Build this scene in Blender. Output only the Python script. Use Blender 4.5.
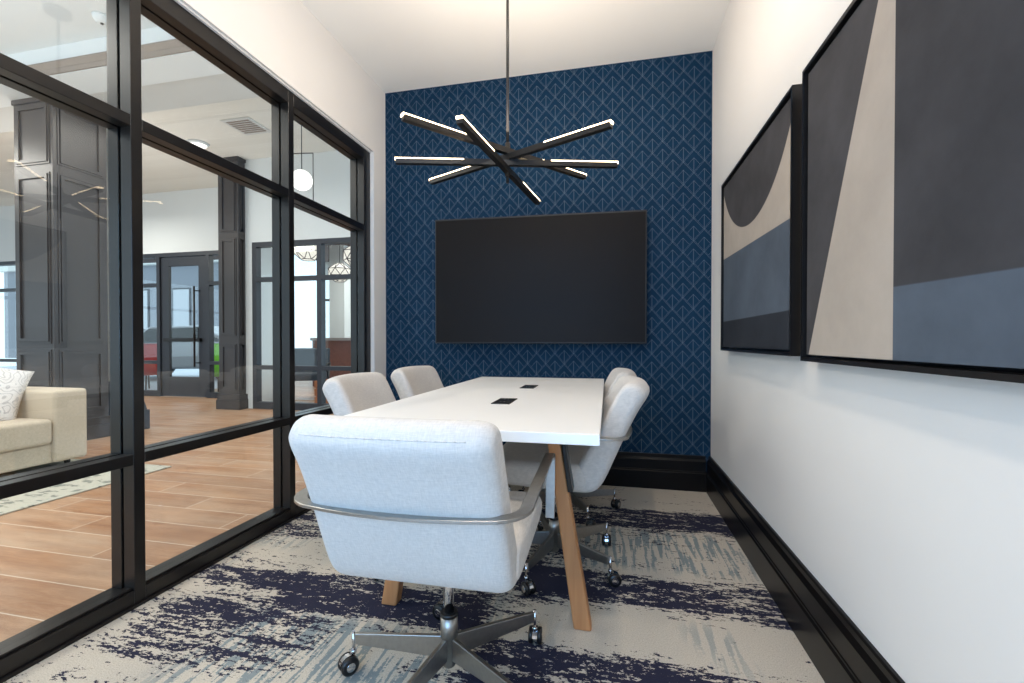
import bpy, bmesh, math, random
from mathutils import Vector, Matrix
random.seed(7)
PI = math.pi
scene = bpy.context.scene
col = scene.collection
for o in list(bpy.data.objects):
    bpy.data.objects.remove(o)

# ------------------------------------------------------------------ camera
cam_d = bpy.data.cameras.new('camera')
cam = bpy.data.objects.new('camera', cam_d)
col.objects.link(cam)
cam_d.sensor_width = 36.0
cam_d.lens = 36.0 * 450.0 / 1024.0
PITCH = math.radians(0.6)
cam_d.shift_y = 450.0 * math.tan(PITCH) / 1024.0
cam_d.clip_start = 0.05
cam.location = (0.0, 0.0, 1.0)
cam.rotation_euler = (PI / 2 - PITCH, 0.0, math.atan(100.0 / 450.0))
scene.camera = cam

# ------------------------------------------------------------------ world and exposure
w = bpy.data.worlds.new('daylight'); scene.world = w
w.use_nodes = True
bg = w.node_tree.nodes['Background']
bg.inputs[0].default_value = (0.68, 0.86, 1.0, 1)
bg.inputs[1].default_value = 1.8
scene.view_settings.view_transform = 'Standard'
scene.view_settings.look = 'None'
scene.view_settings.gamma = 1.0
scene.view_settings.exposure = 0.1
scene.view_settings.use_curve_mapping = False


def area(name, loc, rot, sx, sy, power, color, spread=PI):
    d = bpy.data.lights.new(name, 'AREA')
    d.shape = 'RECTANGLE'; d.size = sx; d.size_y = sy
    d.energy = power; d.color = color; d.spread = spread
    o = bpy.data.objects.new(name, d); col.objects.link(o)
    o.location = loc; o.rotation_euler = rot
    return o


# daylight entering by the window behind the camera
area('window_daylight', (-0.55, -1.42, 1.35), (PI / 2, 0, 0), 2.0, 2.0, 70, (0.20, 0.50, 1.0))
# added fill panels that light the lobby from above, without fittings
for lx, ly, p in ((-4.2, 0.6, 75), (-4.2, 3.7, 20), (-7.6, 2.0, 75), (-8.2, 5.0, 55), (-2.9, 2.6, 22), (-3.0, 3.9, 6)):
    area('lobby_overhead_fill', (lx, ly, 3.30), (0, 0, 0), 1.2, 1.2, p, (1.0, 0.95, 0.88))
area('lobby_upward_fill', (-5.0, 1.2, 2.2), (PI, 0, 0), 3.0, 2.0, 32, (0.95, 0.97, 1.0))  # added fill facing up to brighten the near lobby ceiling, no fixture there
area('lobby_upward_fill', (-6.4, 4.4, 1.9), (PI, 0, 0), 2.0, 1.0, 24, (1.0, 0.97, 0.94))  # second added fill, lifts the plank ceiling; stands for no fixture
area('far_room_light', (-4.6, 8.6, 3.0), (0, 0, 0), 2.5, 2.5, 130, (1.0, 0.96, 0.9))


# ------------------------------------------------------------------ material helpers
def srgb(r, g, b):
    def f(c):
        c /= 255.0
        return c / 12.92 if c <= 0.04045 else ((c + 0.055) / 1.055) ** 2.4
    return (f(r), f(g), f(b), 1.0)


class NT:
    """small node-graph builder"""
    def __init__(self, name):
        self.m = bpy.data.materials.new(name)
        self.m.use_nodes = True
        self.t = self.m.node_tree
        self.b = self.t.nodes['Principled BSDF']
        self.out = self.t.nodes['Material Output']

    def n(self, kind, **kw):
        x = self.t.nodes.new(kind)
        for k, v in kw.items():
            setattr(x, k, v)
        return x

    def put(self, sock, v):
        if hasattr(v, 'is_output'):
            self.t.links.new(v, sock)
        elif isinstance(v, (int, float)):
            sock.default_value = v
        else:
            v = tuple(v)
            try:
                sock.default_value = v
            except Exception:
                sock.default_value = v[:3]

    def math(self, op, a, b=None, c=None, clamp=False):
        x = self.n('ShaderNodeMath', operation=op, use_clamp=clamp)
        self.put(x.inputs[0], a)
        if b is not None: self.put(x.inputs[1], b)
        if c is not None: self.put(x.inputs[2], c)
        return x.outputs[0]

    def coord(self):
        tc = self.n('ShaderNodeTexCoord')
        s = self.n('ShaderNodeSeparateXYZ')
        self.t.links.new(tc.outputs['Object'], s.inputs[0])
        self.vec = tc.outputs['Object']
        return s.outputs[0], s.outputs[1], s.outputs[2]

    def comb(self, x, y, z=0.0):
        c = self.n('ShaderNodeCombineXYZ')
        self.put(c.inputs[0], x); self.put(c.inputs[1], y); self.put(c.inputs[2], z)
        return c.outputs[0]

    def noise(self, vec, scale=1.0, detail=2.0, rough=0.5):
        x = self.n('ShaderNodeTexNoise')
        self.put(x.inputs['Vector'], vec)
        x.inputs['Scale'].default_value = scale
        x.inputs['Detail'].default_value = detail
        x.inputs['Roughness'].default_value = rough
        return x.outputs[0]

    def mix(self, f, a, b):
        x = self.n('ShaderNodeMix', data_type='RGBA')
        self.put(x.inputs[0], f); self.put(x.inputs[6], a); self.put(x.inputs[7], b)
        return x.outputs[2]

    def step(self, v, e0, e1):
        x = self.n('ShaderNodeMapRange', interpolation_type='SMOOTHSTEP')
        self.put(x.inputs[0], v); x.inputs[1].default_value = e0; x.inputs[2].default_value = e1
        return x.outputs[0]

    def ramp(self, v, a0, a1, b0, b1):
        x = self.n('ShaderNodeMapRange')
        self.put(x.inputs[0], v)
        for i, q in enumerate((a0, a1, b0, b1)):
            x.inputs[i + 1].default_value = q
        return x.outputs[0]

    def bump(self, h, strength=0.2, dist=0.01):
        x = self.n('ShaderNodeBump')
        x.inputs['Strength'].default_value = strength
        x.inputs['Distance'].default_value = dist
        self.put(x.inputs['Height'], h)
        self.t.links.new(x.outputs[0], self.b.inputs['Normal'])

    def base(self, c):
        self.put(self.b.inputs['Base Color'], c)

    def rough(self, v):
        self.put(self.b.inputs['Roughness'], v)


def plain(name, c, rough=0.5, metal=0.0, var=0.04, scale=30, bump=0.0):
    t = NT(name)
    t.coord()
    nz = t.noise(t.vec, scale, 3)
    k = t.ramp(nz, 0.3, 0.7, 1 - var, 1 + var)
    cc = t.n('ShaderNodeVectorMath', operation='SCALE')
    cc.inputs[0].default_value = c[:3]
    t.put(cc.inputs['Scale'], k)
    t.base(cc.outputs[0])
    t.rough(rough)
    t.b.inputs['Metallic'].default_value = metal
    if bump: t.bump(nz, bump, 0.002)
    return t.m


def emit(name, c, s):
    t = NT(name)
    t.base((0.02, 0.02, 0.02, 1))
    t.b.inputs['Emission Color'].default_value = c
    t.b.inputs['Emission Strength'].default_value = s
    return t.m


def glass_mat(name, tint=(0.97, 0.985, 0.98, 1)):
    t = NT(name)
    t.t.nodes.remove(t.b)
    tr = t.n('ShaderNodeBsdfTransparent'); tr.inputs[0].default_value = tint
    gl = t.n('ShaderNodeBsdfGlossy'); gl.inputs['Roughness'].default_value = 0.0
    lw = t.n('ShaderNodeLayerWeight'); lw.inputs[0].default_value = 0.5
    f5 = t.math('POWER', lw.outputs['Facing'], 5.0)
    fr = t.math('ADD', t.math('MULTIPLY', f5, 0.955), 0.045)
    mx = t.n('ShaderNodeMixShader')
    t.t.links.new(fr, mx.inputs[0])
    t.t.links.new(tr.outputs[0], mx.inputs[1]); t.t.links.new(gl.outputs[0], mx.inputs[2])
    t.t.links.new(mx.outputs[0], t.out.inputs[0])
    return t.m


M = {}
M['wall'] = plain('painted_wall', srgb(236, 231, 224), 0.85, var=0.01, scale=3, bump=0.02)
M['ceiling'] = plain('ceiling_paint', srgb(242, 238, 230), 0.9, var=0.01, scale=2)
M['lobby_white'] = plain('lobby_paint', srgb(222, 226, 226), 0.9, var=0.01, scale=2)
M['frame'] = plain('bronze_black_frame', srgb(22, 19, 18), 0.28, 0.0, var=0.05, scale=60)
M['base'] = plain('espresso_baseboard', srgb(14, 12, 12), 0.30, 0.0, var=0.06, scale=12)
M['base'].node_tree.nodes['Principled BSDF'].inputs['Specular IOR Level'].default_value = 0.22
M['glass'] = glass_mat('clear_glass')
fb_ = M['frame'].node_tree.nodes['Principled BSDF']
fb_.inputs['Specular IOR Level'].default_value = 0.42
M['black'] = plain('matte_black', srgb(20, 19, 19), 0.5, var=0.05)
M['steel'] = plain('brushed_steel', srgb(168, 165, 160), 0.36, 1.0, var=0.06, scale=80)
M['chrome'] = plain('chrome', srgb(205, 205, 208), 0.08, 1.0, var=0.0)
M['rubber'] = plain('black_rubber', srgb(18, 18, 20), 0.35, var=0.02)
M['fixture'] = plain('fixture_bronze', srgb(24, 21, 19), 0.38, 0.2, var=0.04)
M['led'] = emit('warm_led', (1.0, 0.76, 0.48, 1), 9.0)
M['downlight'] = emit('downlight_lens', (1.0, 0.93, 0.82, 1), 3.0)
M['globe'] = emit('opal_globe', (1.0, 0.97, 0.93, 1), 2.0)
M['lantern'] = emit('lantern_paper', (1.0, 0.92, 0.84, 1), 1.15)
M['table_white'] = plain('white_laminate', srgb(240, 239, 236), 0.38, var=0.006, scale=4)
M['panel'] = plain('charcoal_panelling', srgb(56, 52, 52), 0.35, var=0.05, scale=8)
M['crown'] = plain('taupe_trim', srgb(138, 126, 116), 0.6, var=0.04, scale=5)
M['soffit'] = plain('grey_soffit', srgb(205, 206, 203), 0.9, var=0.01, scale=3)
M['slate'] = plain('dark_slate_base', srgb(52, 60, 72), 0.5)
M['brown_brick'] = plain('brown_desk_face', srgb(120, 76, 64), 0.6, var=0.25, scale=30)
M['desk_top'] = plain('grey_desk_top', srgb(150, 142, 140), 0.5)
M['brown_ceiling'] = plain('brown_ceiling_board', srgb(104, 84, 78), 0.8, var=0.1, scale=4)
M['pale_cloth'] = plain('pale_cloth', srgb(200, 204, 206), 0.9)
M['dark_cloth'] = plain('dark_slate_cloth', srgb(50, 58, 68), 0.8)
M['red_cloth'] = plain('red_cloth', srgb(160, 45, 45), 0.7)
M['green_cloth'] = plain('lime_cloth', srgb(110, 190, 50), 0.7)
M['leaf'] = plain('leaf_green', srgb(62, 110, 66), 0.6, var=0.3)
M['silver_paint'] = plain('silver_car_paint', srgb(180, 184, 190), 0.25, 0.4)
M['orange_wood'] = plain('orange_box_wood', srgb(180, 110, 70), 0.6)
M['snow'] = plain('pale_paving', srgb(205, 212, 220), 0.9)
M['blue_facade'] = plain('blue_grey_facade', srgb(138, 142, 150), 0.8)
M['paint_blue'] = plain('x', srgb(100, 110, 125))


def canvas_fabric(name, c):
    return plain(name, c, 0.85, var=0.14, scale=5, bump=0.03)


def mat_fabric(name, c, var=0.07, weave=420.0):
    t = NT(name)
    x, y, z = t.coord()
    a = t.noise(t.comb(t.math('MULTIPLY', x, 60.0), t.math('MULTIPLY', y, 60.0), t.math('MULTIPLY', z, 420.0)), 1.0, 2)
    b = t.noise(t.comb(t.math('MULTIPLY', x, 420.0), t.math('MULTIPLY', y, 60.0), t.math('MULTIPLY', z, 60.0)), 1.0, 2)
    s = t.math('ADD', a, b)
    k = t.ramp(s, 0.7, 1.3, 1 - var * 1.6, 1 + var)
    cc = t.n('ShaderNodeVectorMath', operation='SCALE')
    cc.inputs[0].default_value = c[:3]
    t.put(cc.inputs['Scale'], k)
    t.base(cc.outputs[0]); t.rough(0.95)
    t.b.inputs['Sheen Weight'].default_value = 0.15
    t.bump(s, 0.25, 0.002)
    return t.m


M['fabric'] = mat_fabric('pale_grey_weave', srgb(206, 200, 193))
M['sofa'] = mat_fabric('oatmeal_weave', srgb(196, 180, 158))


def mat_wood(name, c1, c2, axis='z', scale=1.0):
    t = NT(name)
    x, y, z = t.coord()
    k = {'x': (1.6, 26, 26), 'y': (26, 1.6, 26), 'z': (26, 26, 1.6)}[axis]
    v = t.comb(t.math('MULTIPLY', x, k[0] * scale), t.math('MULTIPLY', y, k[1] * scale), t.math('MULTIPLY', z, k[2] * scale))
    a = t.noise(v, 1.0, 4, 0.6)
    t.base(t.mix(t.ramp(a, 0.3, 0.7, 0, 1), c1, c2)); t.rough(0.5)
    t.bump(a, 0.08, 0.002)
    return t.m


M['oak'] = mat_wood('light_oak', srgb(196, 140, 92), srgb(172, 116, 72))


def mat_tiles():
    """wood-look planks running along X with pale grout"""
    t = NT('wood_look_floor_tile')
    x, y, z = t.coord()
    W, L = 0.20, 1.20
    row = t.math('FLOOR', t.math('DIVIDE', y, W))
    off = t.math('MULTIPLY', t.math('FRACT', t.math('MULTIPLY', row, 0.371)), L)
    xs = t.math('DIVIDE', t.math('ADD', x, off), L)
    colx = t.math('FLOOR', xs)
    fy = t.math('FRACT', t.math('DIVIDE', y, W)); fx = t.math('FRACT', xs)
    ey = t.math('MULTIPLY', t.math('MINIMUM', fy, t.math('SUBTRACT', 1.0, fy)), W)
    ex = t.math('MULTIPLY', t.math('MINIMUM', fx, t.math('SUBTRACT', 1.0, fx)), L)
    e = t.math('MINIMUM', ex, ey)
    grout = t.math('SUBTRACT', 1.0, t.step(e, 0.0015, 0.0035))
    wn = t.n('ShaderNodeTexWhiteNoise', noise_dimensions='3D')
    t.put(wn.inputs['Vector'], t.comb(row, colx, 3.0))
    v = t.comb(t.math('MULTIPLY', x, 2.2), t.math('MULTIPLY', y, 22.0), t.math('MULTIPLY', wn.outputs[0], 20.0))
    g = t.noise(v, 1.0, 5, 0.65)
    g2 = t.noise(t.comb(t.math('MULTIPLY', x, 1.5), t.math('MULTIPLY', y, 5.0), t.math('MULTIPLY', wn.outputs[0], 9.0)), 1.0, 3)
    c = t.mix(t.ramp(g, 0.25, 0.75, 0, 1), srgb(198, 152, 114), srgb(136, 92, 62))
    c = t.mix(t.math('MULTIPLY', t.ramp(g2, 0.35, 0.7, 0, 1), 0.7), c, srgb(186, 160, 136))
    c = t.mix(t.math('MULTIPLY', wn.outputs[0], 0.35), c, srgb(132, 88, 58))
    c = t.mix(grout, c, srgb(214, 196, 176))
    t.base(c); t.rough(0.42)
    t.bump(e, 0.2, 0.003)
    return t.m


M['tiles'] = mat_tiles()


def mat_carpet():
    t = NT('abstract_carpet')
    x, y, z = t.coord()
    # grain that makes ragged edges
    fine = t.noise(t.comb(t.math('MULTIPLY', x, 46.0), t.math('MULTIPLY', y, 95.0)), 1.0, 3, 0.75)
    streak = t.noise(t.comb(t.math('MULTIPLY', x, 11.0), t.math('MULTIPLY', y, 42.0)), 1.0, 3, 0.6)
    streak2 = t.noise(t.comb(t.math('MULTIPLY', x, 3.2), t.math('MULTIPLY', y, 17.0), 4.0), 1.0, 2, 0.5)
    big = t.noise(t.comb(t.math('MULTIPLY', x, 0.9), t.math('MULTIPLY', y, 2.3), 8.0), 1.0, 1, 0.5)

    def blob(cx, cy, hx, hy, amp, soft=0.10):
        ax = t.math('ABSOLUTE', t.math('SUBTRACT', x, cx)); ay = t.math('ABSOLUTE', t.math('SUBTRACT', y, cy))
        mx = t.math('SUBTRACT', 1.0, t.step(ax, hx * 0.75, hx + soft))
        my = t.math('SUBTRACT', 1.0, t.step(ay, hy * 0.7, hy + soft * 0.5))
        return t.math('MULTIPLY', t.math('MULTIPLY', mx, my), amp)

    d = t.math('MULTIPLY', t.math('SUBTRACT', big, 0.5), 0.5)
    for b in ((0.15, 2.64, 0.62, 0.14, 0.34), (0.20, 1.84, 0.66, 0.14, 0.36), (0.15, 1.30, 0.60, 0.14, 0.36),
              (-1.28, 1.28, 0.34, 0.17, 0.30), (-1.52, 1.62, 0.30, 0.05, 0.28), (-0.85, 1.58, 0.42, 0.11, 0.36),
              (-1.66, 2.15, 0.28, 0.16, 0.28), (-1.0, 2.55, 0.6, 0.2, 0.3), (-1.1, 0.86, 0.42, 0.07, 0.16),
              (-0.2, 0.98, 0.32, 0.10, 0.30), (0.2, 1.62, 0.44, 0.12, -0.22), (0.42, 2.95, 0.35, 0.18, -0.12),
              (-0.95, 1.22, 0.30, 0.18, -0.10), (-1.45, 1.02, 0.5, 0.08, -0.02), (-0.6, 2.0, 0.5, 0.2, 0.2)):
        d = t.math('ADD', d, blob(*b))
    s = t.math('ADD', t.math('MULTIPLY', streak, 0.62), t.math('MULTIPLY', streak2, 0.42))
    s = t.math('ADD', s, t.math('MULTIPLY', t.math('SUBTRACT', fine, 0.5), 0.80))
    navy = t.step(t.math('ADD', s, t.math('MULTIPLY', d, 0.58)), 0.640, 0.655)
    # teal strokes running the other way
    ts = t.noise(t.comb(t.math('MULTIPLY', x, 46.0), t.math('MULTIPLY', y, 4.0), 2.0), 1.0, 2, 0.6)
    tm = t.math('ADD', blob(0.20, 2.26, 0.42, 0.22, 1.0), blob(-0.98, 1.22, 0.34, 0.24, 1.0))
    tm = t.math('ADD', tm, blob(-0.55, 1.1, 0.2, 0.2, 0.7))
    tm = t.math('ADD', tm, t.math('MULTIPLY', t.step(t.noise(t.comb(x, y, 5.0), 1.7, 1), 0.56, 0.66), 0.6))
    tv = t.math('ADD', ts, t.math('MULTIPLY', t.math('SUBTRACT', fine, 0.5), 0.35))
    teal = t.math('MULTIPLY', t.step(tv, 0.50, 0.53), t.math('MINIMUM', tm, 1.0))
    pile = t.noise(t.comb(x, y, 0.0), 260.0, 2)
    c = t.mix(t.ramp(pile, 0.3, 0.7, 0, 1), srgb(178, 167, 150), srgb(208, 197, 181))
    c = t.mix(t.math('MULTIPLY', teal, 0.75), c, srgb(96, 118, 126))
    c = t.mix(navy, c, srgb(28, 27, 50))
    t.base(c); t.rough(1.0)
    t.bump(pile, 0.5, 0.004)
    return t.m


M['carpet'] = mat_carpet()


def mat_wallpaper():
    t = NT('diamond_wallpaper')
    x, y, z = t.coord()
    A, B = 0.0665, 0.076
    xa = t.math('DIVIDE', x, A); zb = t.math('DIVIDE', z, B)
    s = t.math('ADD', xa, zb); q = t.math('SUBTRACT', zb, xa)
    def cell(v): return t.math('SUBTRACT', t.math('MULTIPLY', t.math('FRACT', t.math('DIVIDE', v, 2.0)), 2.0), 1.0)
    S, T = cell(s), cell(q)
    mxv = t.math('MAXIMUM', S, T); mnv = t.math('MINIMUM', S, T)
    def line(v, at, wd=0.0145):
        return t.math('SUBTRACT', 1.0, t.step(t.math('ABSOLUTE', t.math('SUBTRACT', v, at)), wd * 0.5, wd * 1.5))
    inside = t.math('LESS_THAN', mxv, 0.33)
    border = t.math('MAXIMUM', line(t.math('ABSOLUTE', S), 1.0), line(t.math('ABSOLUTE', T), 1.0))
    l2 = line(mnv, -0.86)
    l3 = t.math('MULTIPLY', line(mxv, 0.33), t.math('GREATER_THAN', mnv, -0.86))
    xx = t.math('SUBTRACT', S, T)
    l4 = t.math('MULTIPLY', line(xx, 0.0, 0.045), inside)
    L = t.math('MAXIMUM', t.math('MAXIMUM', border, t.math('MULTIPLY', l2, 0.7)), t.math('MAXIMUM', l3, t.math('MULTIPLY', l4, 0.7)))
    # chevron bands slightly lighter than the inner diamond
    band = t.math('MULTIPLY', t.math('SUBTRACT', 1.0, inside), t.math('GREATER_THAN', mnv, -0.80))
    ink = t.noise(t.comb(t.math('MULTIPLY', x, 14.0), t.math('MULTIPLY', z, 14.0)), 1.0, 3)
    c = t.mix(t.ramp(ink, 0.3, 0.7, 0, 1), srgb(10, 44, 68), srgb(16, 50, 75))
    c = t.mix(t.math('MULTIPLY', band, 0.12), c, srgb(10, 28, 48))
    c = t.mix(t.math('MULTIPLY', L, 0.62), c, srgb(134, 144, 150))
    t.base(c); t.rough(0.7); t.b.inputs['Specular IOR Level'].default_value = 0.12
    return t.m


M['wallpaper'] = mat_wallpaper()


def mat_stripes(name, c1, c2, fx, fy, fz, thr=0.5, rough=0.9):
    t = NT(name)
    x, y, z = t.coord()
    n = t.noise(t.comb(t.math('MULTIPLY', x, fx), t.math('MULTIPLY', y, fy), t.math('MULTIPLY', z, fz)), 1.0, 4, 0.6)
    t.base(t.mix(t.step(n, thr - 0.04, thr + 0.04), c1, c2)); t.rough(rough)
    return t.m


M['rug'] = mat_stripes('faded_pattern_rug', srgb(184, 180, 166), srgb(122, 124, 116), 9, 16, 1, 0.57)


def mat_pillow():
    t = NT('contour_print_linen')
    x, y, z = t.coord()
    n = t.noise(t.vec, 6.0, 2, 0.5)
    w_ = t.math('FRACT', t.math('MULTIPLY', n, 16.0))
    l = t.math('SUBTRACT', 1.0, t.step(t.math('ABSOLUTE', t.math('SUBTRACT', w_, 0.5)), 0.05, 0.2))
    t.base(t.mix(t.math('MULTIPLY', l, 0.42), srgb(222, 216, 212), srgb(120, 116, 120))); t.rough(0.9)
    return t.m


M['pillow'] = mat_pillow()


def mat_planks(name, c1, c2, W):
    t = NT(name)
    x, y, z = t.coord()
    f = t.math('FRACT', t.math('DIVIDE', y, W))
    row = t.math('FLOOR', t.math('DIVIDE', y, W))
    wn = t.n('ShaderNodeTexWhiteNoise', noise_dimensions='1D'); t.put(wn.inputs['W'], row)
    g = t.noise(t.comb(t.math('MULTIPLY', x, 1.5), t.math('MULTIPLY', y, 30.0)), 1.0, 3)
    c = t.mix(t.math('MULTIPLY', t.math('ADD', g, wn.outputs[0]), 0.5), c1, c2)
    t.base(c); t.rough(0.8)
    return t.m


M['plank_ceiling'] = mat_planks('pale_plank_ceiling', srgb(232, 230, 222), srgb(218, 215, 206), 0.12)


# ------------------------------------------------------------------ mesh helpers
def build(name, bm, mats, parent=None, smooth=False, bevel=0.0, seg=2, loc=None, normals=True):
    me = bpy.data.meshes.new(name)
    if normals:
        bmesh.ops.recalc_face_normals(bm, faces=bm.faces)
    bm.to_mesh(me); bm.free()
    if not isinstance(mats, (list, tuple)): mats = [mats]
    for m in mats: me.materials.append(m)
    if smooth:
        for p in me.polygons: p.use_smooth = True
    o = bpy.data.objects.new(name, me); col.objects.link(o)
    if parent is not None: o.parent = parent
    if loc is not None: o.location = loc
    if bevel > 0:
        b = o.modifiers.new('bevel', 'BEVEL'); b.width = bevel; b.segments = seg
        b.limit_method = 'ANGLE'; b.angle_limit = math.radians(40)
        if smooth is False:
            for p in me.polygons: p.use_smooth = False
    return o


def box(bm, x0, x1, y0, y1, z0, z1, mat=0, mtx=None):
    vs = [bm.verts.new(Vector((x, y, z)) if mtx is None else mtx @ Vector((x, y, z)))
          for z in (z0, z1) for x, y in ((x0, y0), (x1, y0), (x1, y1), (x0, y1))]
    for f in ((0, 3, 2, 1), (4, 5, 6, 7), (0, 1, 5, 4), (1, 2, 6, 5), (2, 3, 7, 6), (3, 0, 4, 7)):
        bm.faces.new([vs[i] for i in f]).material_index = mat
    return vs


def boxm(x0, x1, y0, y1, z0, z1):
    bm = bmesh.new(); box(bm, x0, x1, y0, y1, z0, z1); return bm


def extrude_poly(bm, pts, axis, a, b, mat=0):
    """pts: 2-D polygon; axis 'x': pts=(y,z); 'y': pts=(x,z); 'z': pts=(x,y)"""
    def P(p, t):
        return {'x': (t, p[0], p[1]), 'y': (p[0], t, p[1]), 'z': (p[0], p[1], t)}[axis]
    A = [bm.verts.new(P(p, a)) for p in pts]; B_ = [bm.verts.new(P(p, b)) for p in pts]
    n = len(pts)
    bm.faces.new(A[::-1]).material_index = mat; bm.faces.new(B_).material_index = mat
    for i in range(n):
        bm.faces.new((A[i], A[(i + 1) % n], B_[(i + 1) % n], B_[i])).material_index = mat


def lathe(bm, prof, cx=0, cy=0, n=24, mtx=None, mat=0):
    """prof: list of (r, z)"""
    rings = []
    for r, z in prof:
        ring = []
        for i in range(n):
            a = 2 * PI * i / n
            v = Vector((cx + r * math.cos(a), cy + r * math.sin(a), z))
            if mtx is not None: v = mtx @ v
            ring.append(bm.verts.new(v))
        rings.append(ring)
    for a, b in zip(rings, rings[1:]):
        for i in range(n):
            f = bm.faces.new((a[i], a[(i + 1) % n], b[(i + 1) % n], b[i])); f.smooth = True; f.material_index = mat
    bm.faces.new(rings[0][::-1]).material_index = mat; bm.faces.new(rings[-1]).material_index = mat


def tube(bm, p, q, r, n=10, mat=0):
    p, q = Vector(p), Vector(q)
    d = (q - p); L = d.length
    rot = d.to_track_quat('Z', 'Y').to_matrix().to_4x4()
    lathe(bm, [(r, 0), (r, L)], n=n, mtx=Matrix.Translation(p) @ rot, mat=mat)


def sweep_flat(bm, pts, wdirs, width, thick):
    """rectangular section along pts; wdirs = width direction at each point"""
    rings = []
    n = len(pts)
    for i, p in enumerate(pts):
        a = Vector(pts[max(i - 1, 0)]); b = Vector(pts[min(i + 1, n - 1)])
        t = (b - a).normalized(); wd = Vector(wdirs[i]).normalized()
        td = t.cross(wd).normalized()
        p = Vector(p)
        rings.append([bm.verts.new(p + wd * (sx * width / 2) + td * (sy * thick / 2)) for sx, sy in ((-1, -1), (1, -1), (1, 1), (-1, 1))])
    for a, b in zip(rings, rings[1:]):
        for i in range(4):
            bm.faces.new((a[i], a[(i + 1) % 4], b[(i + 1) % 4], b[i]))
    bm.faces.new(rings[0][::-1]); bm.faces.new(rings[-1])


def catmull(pts, sub=6, closed=True):
    out = []
    n = len(pts)
    rng = range(n) if closed else range(n - 1)
    for i in rng:
        if closed:
            p0, p1, p2, p3 = pts[(i - 1) % n], pts[i], pts[(i + 1) % n], pts[(i + 2) % n]
        else:
            p0, p1, p2, p3 = pts[max(i - 1, 0)], pts[i], pts[i + 1], pts[min(i + 2, n - 1)]
        for k in range(sub):
            t = k / sub
            out.append(tuple(0.5 * ((2 * b) + (-a + c) * t + (2 * a - 5 * b + 4 * c - d) * t * t + (-a + 3 * b - 3 * c + d) * t ** 3)
                             for a, b, c, d in zip(p0, p1, p2, p3)))
    if not closed: out.append(tuple(pts[-1]))
    return out


def pad(bm, prof, half, r, warp=None, nx=18, rx=None):
    rx = rx or r
    """upholstered slab: closed side profile (y,z) swept across x with rounded, shrinking ends"""
    n = len(prof)
    area_ = sum(prof[i][0] * prof[(i + 1) % n][1] - prof[(i + 1) % n][0] * prof[i][1] for i in range(n))
    sg = 1 if area_ > 0 else -1
    nrm = []
    for i in range(n):
        a = prof[i - 1]; b = prof[(i + 1) % n]
        d = Vector((b[0] - a[0], b[1] - a[1])).normalized()
        nrm.append(Vector((-d.y, d.x)) * sg)      # inward normal
    slices = []
    for k in range(7):
        a = PI / 2 * k / 6
        slices.append((-half + rx - rx * math.cos(a), r * (1 - math.sin(a))))
    for k in range(1, nx):
        slices.append((-half + rx + (2 * half - 2 * rx) * k / nx, 0.0))
    for k in range(7):
        a = PI / 2 * (6 - k) / 6
        slices.append((half - rx + rx * math.cos(a), r * (1 - math.sin(a))))
    rings = []
    for x, off in slices:
        ring = []
        for i, p in enumerate(prof):
            q = Vector(p) + nrm[i] * off
            v = Vector((x, q.x, q.y))
            if warp: v = warp(v)
            ring.append(bm.verts.new(v))
        rings.append(ring)
    for a, b in zip(rings, rings[1:]):
        for i in range(n):
            f = bm.faces.new((a[i], a[(i + 1) % n], b[(i + 1) % n], b[i])); f.smooth = True
    bm.faces.new(rings[0][::-1]).smooth = True; bm.faces.new(rings[-1]).smooth = True


def empty(name, label, cat, loc=(0, 0, 0), rotz=0.0, group=None):
    o = bpy.data.objects.new(name, None); col.objects.link(o)
    o.location = loc; o.rotation_euler = (0, 0, rotz); o.empty_display_size = 0.1
    return tag(o, label, cat, group)


def tag(o, label, cat, group=None):
    o['label'] = label; o['category'] = cat
    if group: o['group'] = group
    return o


def struct(o):
    o['kind'] = 'structure'; return o


def root(name, loc=(0, 0, 0)):
    o = bpy.data.objects.new(name, None); col.objects.link(o); o.location = loc
    o.empty_display_size = 0.1
    o['kind'] = 'structure'
    return o


def copy_tree(o, parent=None):
    c = o.copy(); col.objects.link(c); c.parent = parent
    for ch in list(o.children): copy_tree(ch, c)
    return c


# ------------------------------------------------------------------ the room
XR, XL, YB, ZC, YR = 0.645, -1.722, 3.215, 2.925, -1.30
XG = -1.75                      # front face of the storefront framing
struct(build('floor', boxm(XL - 0.03, XR, YR, YB, -0.05, 0.0), M['carpet']))
struct(build('ceiling', boxm(XL - 0.12, XR + 0.12, YR - 0.12, YB + 0.12, ZC, ZC + 0.1), M['ceiling']))
struct(build('wall_right', boxm(XR, XR + 0.12, YR - 0.12, YB + 0.12, -0.05, ZC), M['wall']))
struct(build('wall_back', boxm(XL, XR, YB, YB + 0.12, -0.05, ZC), M['wallpaper']))
bm = bmesh.new()
box(bm, XL - 0.16, XL, YR - 0.12, YB + 0.12, 2.402, ZC)
box(bm, XL - 0.16, XL, 3.04, YB + 0.12, -0.05, 2.402)
struct(build('wall_left', bm, M['wall']))
bm = bmesh.new()
box(bm, XL - 0.16, -1.55, YR - 0.12, YR, -0.05, ZC); box(bm, 0.45, XR, YR - 0.12, YR, -0.05, ZC)
box(bm, -1.55, 0.45, YR - 0.12, YR, -0.05, 0.35); box(bm, -1.55, 0.45, YR - 0.12, YR, 2.35, ZC)
struct(build('wall_rear', bm, M['wall']))
w3 = root('window_9', (-0.55, YR - 0.06, 0.35))
bm = bmesh.new()
for a in (-1.0, -0.02, 0.96): box(bm, a, a + 0.04, -0.03, 0.03, 0, 2.0)
for a in (0.0, 1.96): box(bm, -1.0, 1.0, -0.03, 0.03, a, a + 0.04)
build('window_frame', bm, M['frame'], w3)
build('pane', boxm(-0.96, 0.96, -0.004, 0.004, 0.04, 1.96), M['glass'], w3)


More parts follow.
